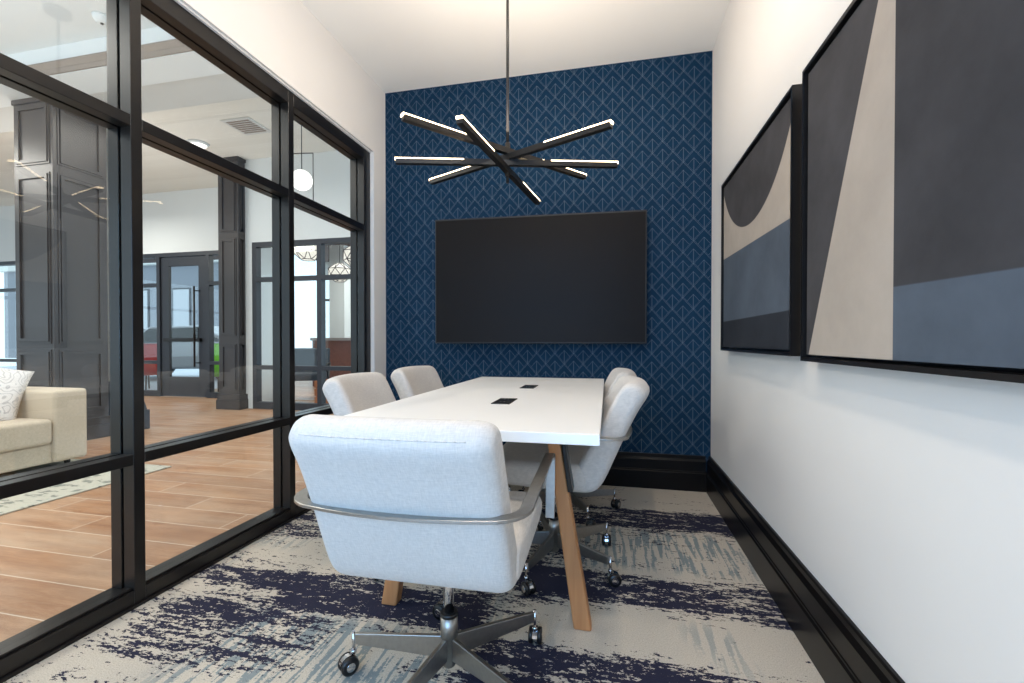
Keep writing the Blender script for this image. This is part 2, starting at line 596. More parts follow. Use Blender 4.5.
def baseboard(name, kind):
    # cross-section: (distance from wall, z)
    prof = [(0.0, 0.0), (0.033, 0.0), (0.033, 0.118), (0.027, 0.124), (0.027, 0.130), (0.024, 0.133), (0.024, 0.196),
            (0.020, 0.202), (0.014, 0.212), (0.014, 0.229), (0.009, 0.234), (0.0, 0.234)]
    bm = bmesh.new()
    if kind == 'right':
        extrude_poly(bm, [(XR - d, z) for d, z in prof], 'y', YR, YB)
    else:
        extrude_poly(bm, [(YB - d, z) for d, z in prof], 'x', XL, XR - 0.0335)
    return struct(build(name, bm, M['base']))


baseboard('baseboard_right', 'right'); baseboard('baseboard_back', 'back')

# ------------------------------------------------------------------ storefront glazing on the left
# a run of mullions; each bay is one window with its own rails and panes
XB = XG - 0.112
mull = [(-1.184, -1.142), (-0.345, -0.303), (0.495, 0.537), (1.335, 1.377), (2.175, 2.217), (2.950, 3.036)]
bm = bmesh.new()


def member_y(bm, y0, y1, z0, z1):
    """vertical member with a glazing groove shown on its sides"""
    box(bm, XG - 0.050, XG, y0, y1, z0, z1)
    box(bm, XG - 0.062, XG - 0.050, y0 + 0.010, y1 - 0.010, z0, z1)
    box(bm, XB, XG - 0.062, y0, y1, z0, z1)


st = struct(build('trim_1', boxm(XG - 0.004, XG + 0.012, YR, 3.040, 2.394, 2.402), M['wall']))
for i, (a, b) in enumerate(mull):
    bmm = bmesh.new(); member_y(bmm, a, b, 0.0, 2.394)
    struct(build('trim_%d' % (i + 2), bmm, M['frame'], bevel=0.0015, seg=1))
for i in range(len(mull) - 1):
    y0, y1 = mull[i][1], mull[i + 1][0]
    wr = root('window_%d' % (i + 4), (XG, (y0 + y1) / 2, 0.0))
    yc = (y0 + y1) / 2

    def rail(name, z0, z1, sill=False):
        bmr = bmesh.new()
        box(bmr, -0.050, 0.0, y0 - yc, y1 - yc, z0, z1)
        box(bmr, -0.062, -0.050, y0 - yc, y1 - yc, z0 + 0.006, z1 - 0.006)
        box(bmr, -0.112, -0.062, y0 - yc, y1 - yc, z0, z1)
        if sill:
            box(bmr, -0.046, -0.012, y0 - yc, y1 - yc, z1, z1 + 0.010)
        build(name, bmr, M['frame'], wr, bevel=0.0015, seg=1)
    rail('bottom_rail', 0.0, 0.062, True); rail('mid_rail', 0.536, 0.576); rail('transom', 1.803, 1.846)
    rail('head_rail', 2.322, 2.394)
    for z0, z1 in ((0.056, 0.542), (0.570, 1.809), (1.840, 2.328)):
        build('pane', boxm(-0.059, -0.053, y0 - yc - 0.008, y1 - yc + 0.008, z0, z1), M['glass'], wr)
struct(build('trim_8', boxm(XG - 0.112, XG + 0.010, YR, YB, -0.001, 0.012), M['frame']))

# ------------------------------------------------------------------ television
tv = empty('television', 'large black wall-mounted flat screen television, switched off', 'television', (-0.510, 3.09, 1.43), 0.0)
TW, TH = 0.735, 0.444
bm = bmesh.new()
box(bm, -TW, TW, -0.012, 0.028, -TH, TH)
hs = build('housing', bm, M['black'], tv, bevel=0.004)
t_ = NT('screen_glass'); t_.base(srgb(20, 15, 12)); t_.rough(0.45); t_.b.inputs['Specular IOR Level'].default_value = 0.14; M['screen'] = t_.m
build('screen', boxm(-TW + 0.009, TW - 0.009, -0.0145, -0.0125, -TH + 0.009, TH - 0.012), M['screen'], tv)
tv.rotation_euler = (0, 0, math.radians(2.6))
bm = bmesh.new()
box(bm, -0.25, 0.25, 0.028, 0.045, -0.2, 0.2); box(bm, -0.06, 0.06, 0.045, 0.10, -0.12, 0.12)
build('wall_mount', bm, M['black'], tv)


# ------------------------------------------------------------------ pictures on the right wall
def picture(y0, y1, z0, z1, label, art, group='framed abstract canvases on the right wall'):
    yc, zc = (y0 + y1) / 2, (z0 + z1) / 2
    r = empty('framed_picture', label, 'picture', (XR, yc, zc), 0.0, group)
    D = 0.052; F = 0.012
    hy, hz = (y1 - y0) / 2, (z1 - z0) / 2
    bmf = bmesh.new()
    box(bmf, -D, 0, -hy, -hy + F, -hz, hz); box(bmf, -D, 0, hy - F, hy, -hz, hz)
    box(bmf, -D, 0, -hy + F, hy - F, -hz, -hz + F); box(bmf, -D, 0, -hy + F, hy - F, hz - F, hz)
    box(bmf, -0.012, 0, -hy + F, hy - F, -hz + F, hz - F)
    build('picture_frame', bmf, M['frame'], r)
    g = F + 0.009
    bmc = boxm(-D + 0.010, -0.012, -hy + g, hy - g, -hz + g, hz - g)
    build('canvas', bmc, art(yc, zc), r)
    return r


def paint(t, a, c1, mixk=0.0):
    return c1


def art_base(name):
    t = NT(name); x, y, z = t.coord()
    mott = t.noise(t.vec, 5.0, 5, 0.6)
    return t, y, z, mott


def shade(t, c, mott, amt):
    cc = t.n('ShaderNodeVectorMath', operation='SCALE'); cc.inputs[0].default_value = c[:3]
    t.put(cc.inputs['Scale'], t.ramp(mott, 0.3, 0.7, 1 - amt, 1 + amt)); return cc.outputs[0]


CH, CR, BG, DK = srgb(70, 68, 69), srgb(176, 164, 151), srgb(84, 92, 102), srgb(46, 49, 55)


def art1(yc, zc):
    t, y, z, m = art_base('bowl_abstract')
    Y = t.math('ADD', y, yc); Z = t.math('ADD', z, zc)
    c = t.mix(t.step(Z, 1.1075, 1.1115), shade(t, DK, m, .18), shade(t, BG, m, .15))
    line = t.math('ADD', 1.385, t.math('MULTIPLY', Y, 0.025))
    c = t.mix(t.step(t.math('SUBTRACT', Z, line), -0.002, 0.002), c, shade(t, CR, m, .08))
    dy = t.math('SUBTRACT', Y, 2.20); dz = t.math('SUBTRACT', Z, 2.105)
    r = t.math('SQRT', t.math('ADD', t.math('MULTIPLY', dy, dy), t.math('MULTIPLY', dz, dz)))
    c = t.mix(t.step(r, 0.574, 0.578), shade(t, CH, m, .22), c)
    t.base(c); t.rough(0.8); t.b.inputs['Specular IOR Level'].default_value = 0.2; t.bump(m, 0.08, 0.003)
    return t.m


def art2(yc, zc):
    t, y, z, m = art_base('blade_abstract')
    Y = t.math('ADD', y, yc); Z = t.math('ADD', z, zc)
    low = t.math('ADD', 1.09, t.math('MULTIPLY', Y, 0.026))
    right = t.mix(t.step(t.math('SUBTRACT', Z, low), -0.002, 0.002), shade(t, BG, m, .15), shade(t, srgb(63, 62, 64), m, .22))
    edge = t.math('ADD', 1.57, t.math('MULTIPLY', t.math('SUBTRACT', Z, 0.987), -0.440))
    left = t.mix(t.step(t.math('SUBTRACT', Y, edge), -0.001, 0.001), shade(t, CR, m, .08), shade(t, CH, m, .22))
    c = t.mix(t.step(Y, 1.1475, 1.1495), right, left)
    t.base(c); t.rough(0.8); t.b.inputs['Specular IOR Level'].default_value = 0.2; t.bump(m, 0.08, 0.003)
    return t.m


picture(1.700, 2.712, 0.950, 1.868, 'black-framed abstract canvas with a dark bowl shape, the one nearer the patterned wall', art1)
picture(0.606, 1.618, 0.938, 1.864, 'black-framed abstract canvas with a tall cream wedge, the one nearer the viewer', art2)

# ------------------------------------------------------------------ chandelier
ch = empty('linear_chandelier', 'black chandelier of four crossed bars with glowing warm tips above the table', 'chandelier', (-0.465, 2.0, ZC))
bm = bmesh.new(); lathe(bm, [(0.06, -0.025), (0.06, -0.001)], n=28)
build('canopy', bm, M['fixture'], ch)
bm = bmesh.new(); lathe(bm, [(0.0065, 1.72 - ZC), (0.0065, -0.025)], n=12)
lathe(bm, [(0.012, 1.752 - ZC), (0.012, 1.90 - ZC)], n=14)
build('pole', bm, M['fixture'], ch)
HB = 0.0125
for az, z, L in ((50.9, 1.863, 1.02), (-25.3, 1.836, 1.02), (15.1, 1.811, 1.005), (83.3, 1.777, 0.995)):
    rot = Matrix.Rotation(math.radians(az), 4, 'Z')
    bm = bmesh.new(); h = L / 2
    box(bm, -h, h, -HB, HB, z - ZC - HB, z - ZC + HB - 0.005, mtx=rot)
    led = 0.305
    box(bm, -h + led, h - led, -HB, HB, z - ZC + HB - 0.005, z - ZC + HB, mtx=rot)
    b = build('bar', bm, M['fixture'], ch)
    for sgn in (-1, 1):
        bm = bmesh.new()
        xa, xb = sorted((sgn * (h - led), sgn * (h + 0.0)))
        box(bm, xa, xb, -HB, HB, z - ZC + HB - 0.005, z - ZC + HB, mtx=rot)
        xa, xb = sorted((sgn * h, sgn * (h + 0.003)))
        box(bm, xa, xb, -HB, HB, z - ZC + HB * 0.2, z - ZC + HB, mtx=rot)
        build('light_strip', bm, M['led'], b)
bm = bmesh.new(); lathe(bm, [(0.008, 1.755 - ZC), (0.010, 1.758 - ZC), (0.010, 1.765 - ZC)], n=14)
build('finial', bm, M['fixture'], ch)

up = area('chandelier_glow', (0, 0, 1.95 - ZC), (PI, 0, 0), 0.8, 0.8, 14, (1.0, 0.87, 0.74)); up.parent = ch

# recessed ceiling lights, over and beside the viewer
for x, y, p in ((-0.20, 1.50, 8), (-0.75, 1.50, 4), (-0.15, -0.1, 15), (-0.75, -0.1, 8)):
    r = empty('recessed_downlight', 'small round recessed ceiling downlight with white trim', 'ceiling light', (x, y, ZC), 0, 'recessed ceiling downlights')
    bm = bmesh.new(); lathe(bm, [(0.075, -0.006), (0.075, -0.001)], n=28); build('trim_ring', bm, M['ceiling'], r)
    bm = bmesh.new(); lathe(bm, [(0.055, -0.009), (0.055, -0.006)], n=28); build('lens', bm, M['downlight'], r)
    a = area('downlight_lamp', (0, 0, -0.02), (0, 0, 0), 0.10, 0.10, p, (1.0, 0.86, 0.70))
    a.data.shape = 'DISK'; a.parent = r

# ------------------------------------------------------------------ conference table
tb = empty('conference_table', 'long white-topped conference table with angled oak legs', 'table', (-0.467, 2.15, 0), math.radians(0.6))
bm = bmesh.new()
X0, X1, Y0, Y1 = -0.426, 0.426, -0.928, 0.93
box(bm, X0, X1, Y0, Y1, 0.719, 0.75)
build('tabletop', bm, M['table_white'], tb, bevel=0.002)
for yy in (-0.52, 0.925):
    bm = bmesh.new()
    box(bm, -0.24, 0.24, yy - 0.035, yy + 0.035, 0.640, 0.719)
    cb = build('crossbar', bm, M['fixture'], tb, bevel=0.003)
    for s in (-1, 1):
        bm = bmesh.new()
        # leaning plank leg, wider at the foot
        zt = 0.675
        pts = [(s * 0.237, zt), (s * 0.281, zt), (s * 0.395, 0.0), (s * 0.333, 0.0)]
        extrude_poly(bm, pts, 'y', yy - 0.075, yy - 0.025)
        bmesh.ops.recalc_face_normals(bm, faces=bm.faces)
        lg = build('leg', bm, M['oak'], tb, bevel=0.006)
        bm = bmesh.new()
        pts = [(s * 0.283, 0.719), (s * 0.293, 0.719), (s * 0.331, 0.48), (s * 0.313, 0.48)]
        extrude_poly(bm, pts, 'y', yy - 0.085, yy - 0.018)
        pts = [(s * 0.226, 0.719), (s * 0.287, 0.719), (s * 0.287, 0.673), (s * 0.226, 0.673)]
        extrude_poly(bm, pts, 'y', yy - 0.070, yy - 0.018)
        build('steel_bracket', bm, M['fixture'], lg, bevel=0.002)
bm = bmesh.new(); box(bm, -0.03, 0.03, -0.52, 0.925, 0.655, 0.705); build('spine_beam', bm, M['fixture'], tb)
bm = bmesh.new(); box(bm, -0.16, 0.16, -0.45, -0.22, 0.63, 0.717); build('cable_tray', bm, M['black'], tb, bevel=0.004)
for k, yy in enumerate((1.825, 2.44)):
    pm = empty('power_outlet_module', ['black flush power outlet block in the tabletop nearer the viewer', 'black flush power outlet block in the tabletop nearer the television'][k],
               'power outlet', ((-0.437, -0.445)[k], yy, 0.75), math.radians(0.6), 'power outlet blocks set in the tabletop')
    build('faceplate', boxm(-0.038, 0.038, -0.085, 0.085, -0.004, 0.003), M['black'], pm, bevel=0.002)
    for j in (-1, 1):
        bm = bmesh.new()
        box(bm, -0.024, 0.024, j * 0.040 - 0.026, j * 0.040 + 0.026, 0.003, 0.0045)
        so = build('socket', bm, M['fixture'], pm)
        bm = bmesh.new()
        box(bm, -0.010, -0.006, j * 0.04 - 0.012, j * 0.04 + 0.012, 0.0045, 0.0052)
        box(bm, 0.006, 0.010, j * 0.04 - 0.012, j * 0.04 + 0.012, 0.0045, 0.0052)
        build('slot', bm, M['steel'], so)


# ------------------------------------------------------------------ chairs
def warp_back(v):
    k = max(0.0, (v.z - 0.38)) / 0.45
    xx = min(1.0, abs(v.x) / 0.24)
    return Vector((v.x * (1 - 0.02 * k), v.y + 0.045 * k * xx ** 2.2, v.z - 0.006 * xx ** 2 * k))


def make_chair(label):
    r = empty('swivel_chair', label, 'chair', (0, 0, 0), 0, 'upholstered swivel chairs around the table')
    bp = catmull([(-0.436, 0.775), (-0.440, 0.805), (-0.418, 0.834), (-0.375, 0.838), (-0.338, 0.805), (-0.275, 0.695), (-0.215, 0.59),
                  (-0.165, 0.51), (-0.130, 0.47), (-0.105, 0.435), (-0.120, 0.398), (-0.165, 0.388), (-0.215, 0.398), (-0.252, 0.435), (-0.292, 0.51), (-0.342, 0.61), (-0.395, 0.71)], 4)
    bm = bmesh.new(); pad(bm, bp, 0.240, 0.026, warp_back, rx=0.042)
    bk = build('backrest', bm, M['fabric'], r, smooth=True)
    bm = bmesh.new()
    pth = [warp_back(Vector((-0.19 + 0.38 * k / 20, -0.4395, 0.806))) for k in range(21)]
    for p_, q_ in zip(pth, pth[1:]): tube(bm, p_, q_, 0.0016, 5)
    build('piping', bm, M['fabric'], bk, smooth=True)
    sp = catmull([(-0.16, 0.500), (0.00, 0.504), (0.14, 0.508), (0.215, 0.500), (0.250, 0.465), (0.238, 0.428), (0.18, 0.410), (0.02, 0.398),
                  (-0.12, 0.390), (-0.175, 0.398), (-0.195, 0.44)], 5)
    bm = bmesh.new(); pad(bm, sp, 0.245, 0.030, rx=0.035)
    build('seat', bm, M['fabric'], r, smooth=True)
    # flat metal band: front post, arm, round the back, arm, post
    pts, wd = [], []
    ax, yf, za = 0.272, 0.235, 0.630
    def add(p, wv): pts.append(p); wd.append(wv)
    half = []
    for z in (0.42, 0.46, 0.52, 0.575): half.append(((ax, yf + (z - 0.6) * 0.12, z), (1, 0, 0)))
    for k in range(5):
        a = PI / 2 * k / 4
        half.append(((ax, yf - 0.022 * (1 - math.cos(a)), za - 0.022 + 0.022 * math.sin(a)), (1, 0, 0)))
    half.append(((ax + 0.003, 0.05, za), (1, 0, 0)))
    half.append(((ax + 0.006, -0.15, za - 0.004), (1, 0, 0)))
    R = 0.07
    cx, cy = ax + 0.008 - R, -0.262
    for k in range(0, 7):
        a = PI / 2 * k / 6
        n_ = (math.cos(a), -math.sin(a), 0)
        half.append(((cx + R * n_[0], cy + R * n_[1] - 0.0, za - 0.006 - 0.004 * k / 6), n_))
    back = []
    m = 9
    for k in range(1, m):
        u = k / m
        x = cx * (1 - 2 * u)
        bow = -0.024 * (1 - (2 * u - 1) ** 2)
        slope = 0.024 * 2 * (2 * u - 1) * 2 / (2 * cx)
        back.append(((x, cy - R + bow, za - 0.010), (slope * -1 * 0.5, -1, 0)))
    for p, n_ in half: add(p, n_)
    for p, n_ in back: add(p, n_)
    for p, n_ in reversed(half): add((-p[0], p[1], p[2]), (-n_[0], n_[1], 0))
    # keep the width direction turning one way round
    wd2 = []
    for n_ in wd: wd2.append(n_)
    bm = bmesh.new(); sweep_flat(bm, pts, wd2, 0.030, 0.008)
    bd = build('arm_band', bm, M['steel'], r, bevel=0.001, seg=1)
    # under-seat plate, post and star base
    build('seat_plate', boxm(-0.10, 0.10, -0.10, 0.10, 0.374, 0.396), M['black'], r)
    bm = bmesh.new(); tube(bm, (0.09, 0.02, 0.38), (0.19, 0.03, 0.355), 0.005, 8); tube(bm, (0.19, 0.03, 0.355), (0.19, 0.03, 0.315), 0.009, 10)
    build('lever', bm, M['chrome'], r)
    bm = bmesh.new(); lathe(bm, [(0.0145, 0.17), (0.0145, 0.376)], n=20); build('gas_post', bm, M['chrome'], r)
    bm = bmesh.new(); lathe(bm, [(0.026, 0.192), (0.026, 0.203)], n=24); build('collar', bm, M['rubber'], r)
    bm = bmesh.new(); lathe(bm, [(0.018, 0.045), (0.022, 0.052), (0.022, 0.128), (0.0255, 0.13), (0.0255, 0.192)], n=24)
    build('hub', bm, M['steel'], r)
    for k in range(5):
        a = math.radians(41 + 72 * k)
        rot = Matrix.Rotation(a, 4, 'Z')
        bm = bmesh.new()
        pr_ = [(0.018, 0.132), (0.292, 0.116), (0.292, 0.084), (0.018, 0.066)]
        A = [bm.verts.new(rot @ Vector((x, -0.0065, z))) for x, z in pr_]
        B_ = [bm.verts.new(rot @ Vector((x, 0.0065, z))) for x, z in pr_]
        bm.faces.new(A); bm.faces.new(B_[::-1])
        for i in range(4): bm.faces.new((A[i], B_[i], B_[(i + 1) % 4], A[(i + 1) % 4]))
        arm = build('base_arm', bm, M['steel'], r, bevel=0.002)
        # caster: stem, yoke and twin wheels
        cst = Matrix.Translation(rot @ Vector((0.298, 0, 0))) @ Matrix.Rotation(a + 0.9 + 0.7 * math.sin(3.1 * k), 4, 'Z')
        bm = bmesh.new()
        lathe(bm, [(0.0055, 0.050), (0.0055, 0.120)], n=10, mtx=cst)
        lathe(bm, [(0.009, 0.056), (0.009, 0.066)], n=12, mtx=cst)
        cst2 = cst @ Matrix.Translation((0.016, 0, 0.027)) @ Matrix.Rotation(PI / 2, 4, 'X')
        hood = []
        for q in range(9):
            an = math.radians(20 + 150 * q / 8)
            hood.append((0.0285 * math.cos(an), 0.0285 * math.sin(an)))
        inner = [(0.024 * math.cos(math.radians(20 + 150 * q / 8)), 0.024 * math.sin(math.radians(20 + 150 * q / 8))) for q in range(9)][::-1]
        poly = hood + inner
        A = [bm.verts.new(cst2 @ Vector((p[0], p[1], -0.008))) for p in poly]
        B_ = [bm.verts.new(cst2 @ Vector((p[0], p[1], 0.008))) for p in poly]
        nn = len(poly)
        for q in range(8):
            j = nn - 1 - q
            bm.faces.new((A[q], A[q + 1], A[j - 1], A[j])); bm.faces.new((B_[q], B_[j], B_[j - 1], B_[q + 1]))
        for q in range(nn): bm.faces.new((A[q], B_[q], B_[(q + 1) % nn], A[(q + 1) % nn]))
        cs = build('caster', bm, M['chrome'], arm)
        for s in (-1, 1):
            bm = bmesh.new()
            wm = cst2 @ Matrix.Translation((0, 0, s * 0.014))
            lathe(bm, [(0.010, -0.0085), (0.024, -0.007), (0.0268, -0.003), (0.0268, 0.003), (0.024, 0.007), (0.010, 0.0085)], n=20, mtx=wm, mat=0)
            lathe(bm, [(0.013, -0.009), (0.013, 0.009)], n=16, mtx=wm, mat=1)
            build('wheel', bm, [M['rubber'], M['chrome']], arm)
    return r


proto = make_chair('pale grey swivel chair at the near end of the table, seen from behind')
chairs = [
    (-0.875, 2.02, -PI / 2 + 0.05, 'pale grey swivel chair on the glass side, nearer the viewer'),
    (-0.875, 2.66, -PI / 2 - 0.04, 'pale grey swivel chair on the glass side, nearer the television wall'),
    (-0.285, 2.04, PI / 2 + 0.02, 'pale grey swivel chair on the picture side, nearer the viewer'),
    (-0.305, 2.68, PI / 2 + 0.06, 'pale grey swivel chair on the picture side, mostly hidden behind its neighbour'),
]
for (x, y, rz, lb), tw in zip(chairs, (0.3, 0.9, math.radians(-34 - 90 - 41 + 72), math.radians(-50))):
    c = copy_tree(proto); c.location = (x, y, 0); c.rotation_euler = (0, 0, rz); c['label'] = lb
    for ch_ in c.children:
        if ch_.name.split('.')[0] in ('base_arm', 'hub', 'gas_post', 'collar', 'seat_plate'):
            ch_.rotation_euler = (0, 0, tw if ch_.name.startswith('base_arm') else 0); ch_.location = (0, -0.03, 0)
proto.location = (-0.468, 1.25, 0); proto.rotation_euler = (0, 0, math.radians(0.5))

# ------------------------------------------------------------------ lobby beyond the glass
XO = XL - 0.16
struct(build('floor', boxm(-14.0, XL - 0.03, -3.5, 6.6, -0.05, 0.0), M['tiles']))
struct(build('floor', boxm(-8.2, -1.0, 6.72, 12.0, -0.05, 0.0), M['tiles']))
struct(build('ceiling', boxm(-14.0, XO, -3.5, 3.02, 3.60, 3.70), M['lobby_white']))
struct(build('ceiling', boxm(-14.0, XO, 3.80, 6.72, 3.70, 3.80), M['plank_ceiling']))
bm = bmesh.new(); box(bm, -14.0, XO, 3.02, 3.32, 3.345, 3.90)
struct(build('trim_9', bm, M['lobby_white']))
bm = bmesh.new(); box(bm, -14.0, XO, 3.32, 3.80, 3.40, 3.80)
struct(build('trim_10', bm, M['soffit']))
bm = bmesh.new()
extrude_poly(bm, [(3.02, 3.350), (3.005, 3.350), (2.995, 3.375), (2.995, 3.39), (2.98, 3.41), (2.97, 3.42), (2.97, 3.435), (3.02, 3.435)], 'x', -14.0, XO)
struct(build('trim_11', bm, M['crown']))

# far wall with the glazed entrance
YF = 6.60
bm = bmesh.new()
box(bm, -14.0, -5.5, YF, YF + 0.12, 2.60, 3.80)
struct(build('wall_lobby_far', bm, M['lobby_white']))
# nearer partition with its own storefront
YP = 5.70
bm = bmesh.new()
box(bm, -5.52, XO, YP, YP + 0.12, 2.47, 3.80); box(bm, -5.52, -5.22, YP, YP + 0.12, 0, 2.47)
box(bm, -5.52, -5.40, YP + 0.12, YF + 0.12, 0, 3.80)
struct(build('wall_lobby_partition', bm, M['lobby_white']))


def glazed_run(name, xs, y, ztop, zr, zlow, skip=None):
    """mullions at xs, one frame object and panes per bay"""
    r = root(name, (0, y, 0))
    bm = bmesh.new()
    for x in xs: box(bm, x - 0.035, x + 0.035, -0.05, 0.05, 0, ztop)
    for a, b in zip(xs, xs[1:]):
        if skip and a in skip: 
            box(bm, a + 0.035, b - 0.035, -0.05, 0.05, ztop - 0.07, ztop); continue
        for z0, z1 in ((0, 0.10), (zlow - 0.03, zlow + 0.03), (zr - 0.03, zr + 0.03), (ztop - 0.07, ztop)):
            box(bm, a + 0.035, b - 0.035, -0.05, 0.05, z0, z1)
    build('window_frame', bm, M['frame_slate'], r)
    for a, b in zip(xs, xs[1:]):
        if skip and a in skip: continue
        build('pane', boxm(a + 0.03, b - 0.03, -0.003, 0.003, 0.09, ztop - 0.06), M['glass'], r)
    return r


M['frame_slate'] = plain('slate_window_frame', srgb(44, 48, 56), 0.45)
glazed_run('window_1', [-13.6, -12.4, -11.2, -10.1, -9.06, -8.06, -6.98, -6.2, -5.52], YF + 0.05, 2.60, 2.03, 0.62, skip=[-8.06])
glazed_run('window_2', [-5.19, -4.10, -3.0, -1.93], YP + 0.05, 2.47, 1.92, 0.615)
# glazed west side of the lobby
bm = bmesh.new()
box(bm, -14.1, -14.0, -3.5, 6.72, 0, 0.5); box(bm, -14.1, -14.0, -3.5, 6.72, 2.9, 3.70)
for k in range(9): box(bm, -14.1, -14.0, -3.5 + k * 1.26, -3.42 + k * 1.26, 0.5, 2.9)
box(bm, -14.1, -14.0, -3.5, 6.72, 2.0, 2.08)
struct(build('wall_lobby_left', bm, M['frame_slate']))
# glazed entrance door
dr = root('door_1', (-7.52, YF + 0.05, 0))
bm = bmesh.new()
W_ = 0.495
box(bm, -W_, -W_ + 0.17, -0.025, 0.025, 0.01, 2.52); box(bm, W_ - 0.17, W_, -0.025, 0.025, 0.01, 2.52)
box(bm, -W_ + 0.17, W_ - 0.17, -0.025, 0.025, 2.36, 2.52); box(bm, -W_ + 0.17, W_ - 0.17, -0.025, 0.025, 0.01, 0.36)
build('door_leaf', bm, M['frame_slate'], dr, bevel=0.003)
build('pane', boxm(-W_ + 0.16, W_ - 0.16, -0.003, 0.003, 0.35, 2.37), M['glass'], dr)
bm = bmesh.new(); tube(bm, (0.30, -0.09, 0.55), (0.30, -0.09, 1.98), 0.016)
for z in (0.62, 1.9): tube(bm, (0.30, -0.09, z), (0.36, -0.02, z), 0.010)
build('door_handle', bm, M['fixture'], dr)
bm = bmesh.new(); box(bm, -W_ + 0.10, W_ - 0.10, -0.08, -0.05, 1.00, 1.06); box(bm, -W_ + 0.10, -W_ + 0.14, -0.06, -0.02, 1.00, 1.06); box(bm, W_ - 0.14, W_ - 0.10, -0.06, -0.02, 1.00, 1.06)
build('push_bar', bm, M['fixture'], dr)


def frame_ring(bm, P, a0, a1, z0, z1, wd, out):
    """raised picture-frame moulding on a face; P(a, z, out) -> point"""
    for (b0, b1, c0, c1) in ((a0, a0 + wd, z0, z1), (a1 - wd, a1, z0, z1), (a0 + wd, a1 - wd, z0, z0 + wd), (a0 + wd, a1 - wd, z1 - wd, z1)):
        vs = [bm.verts.new(P(a, z, o)) for o in (0, out) for a, z in ((b0, c0), (b1, c0), (b1, c1), (b0, c1))]
        for f in ((0, 3, 2, 1), (4, 5, 6, 7), (0, 1, 5, 4), (1, 2, 6, 5), (2, 3, 7, 6), (3, 0, 4, 7)):
            bm.faces.new([vs[i] for i in f])


def panel_column(x0, x1, y0, y1, zt, breaks, label):
    r = empty('panelled_column', label, 'column', ((x0 + x1) / 2, (y0 + y1) / 2, 0), 0, 'dark panelled columns in the lobby')
    hx, hy = (x1 - x0) / 2, (y1 - y0) / 2
    build('shaft', boxm(-hx, hx, -hy, hy, 0, zt), M['panel'], r, bevel=0.004)
    bm = bmesh.new()
    box(bm, -hx - 0.02, hx + 0.02, -hy - 0.02, hy + 0.02, 0, 0.22); box(bm, -hx - 0.03, hx + 0.03, -hy - 0.03, hy + 0.03, 0, 0.14)
    build('plinth', bm, M['panel'], r, bevel=0.006)
    bm = bmesh.new()
    box(bm, -hx - 0.012, hx + 0.012, -hy - 0.012, hy + 0.012, zt - 0.05, zt - 0.001)
    build('cap', bm, M['panel'], r, bevel=0.004)
    bm = bmesh.new()
    for z0, z1 in breaks:
        frame_ring(bm, lambda a, z, o: (a, -hy - o, z), -hx + 0.055, hx - 0.055, z0, z1, 0.03, 0.016)
        frame_ring(bm, lambda a, z, o: (hx + o, a, z), -hy + 0.055, hy - 0.055, z0, z1, 0.03, 0.016)
        frame_ring(bm, lambda a, z, o: (a, -hy - o, z), -hx + 0.035, hx - 0.035, z0 - 0.02, z1 + 0.02, 0.016, 0.008)
        frame_ring(bm, lambda a, z, o: (hx + o, a, z), -hy + 0.035, hy - 0.035, z0 - 0.02, z1 + 0.02, 0.016, 0.008)
    build('panel_moulding', bm, M['panel'], r)
    return r


panel_column(-5.70, -5.20, 3.25, 3.72, 3.345, ((0.30, 0.90), (1.00, 2.60), (2.72, 3.26)), 'dark panelled column behind the sofa, reaching the ceiling beam')
panel_column(-5.68, -5.33, 5.56, 5.69, 3.70, ((0.30, 0.95), (1.10, 2.50), (2.62, 3.55)), 'dark panelled column between the glass door and the far windows')

# white column with a flared slate foot, mostly behind the first mullion
wc = empty('white_column', 'slim white column on a flared slate-blue foot, beside the first dark column', 'column', (-5.36, 3.975, 0))
build('shaft', boxm(-0.085, 0.085, -0.085, 0.085, 0.56, 3.40), M['lobby_white'], wc)
bm = bmesh.new()
def frustum(bm, h0, h1, z0, z1):
    A = [bm.verts.new((sx * h0, sy * h0, z0)) for sx, sy in ((-1, -1), (1, -1), (1, 1), (-1, 1))]
    B_ = [bm.verts.new((sx * h1, sy * h1, z1)) for sx, sy in ((-1, -1), (1, -1), (1, 1), (-1, 1))]
    bm.faces.new(A[::-1]); bm.faces.new(B_)
    for i in range(4): bm.faces.new((A[i], A[(i + 1) % 4], B_[(i + 1) % 4], B_[i]))
frustum(bm, 0.17, 0.17, 0, 0.22); frustum(bm, 0.155, 0.09, 0.22, 0.56)
build('foot', bm, M['slate'], wc, bevel=0.004)

# lobby rug and sofa
tag(build('area_rug', boxm(-7.2, -3.42, -1.6, 2.90, 0.001, 0.010), M['rug'], bevel=0.003), 'pale distressed area rug under the sofa on wood-look tile', 'rug')
sf = empty('sofa', 'boxy oatmeal sofa standing on the rug in the lobby', 'sofa', (-4.20, 2.85, 0.010))


def cushion(x0, x1, y0, y1, z0, z1, r=0.03, puff=0.0):
    bm = bmesh.new(); box(bm, x0, x1, y0, y1, z0, z1)
    bmesh.ops.recalc_face_normals(bm, faces=bm.faces)
    return bm


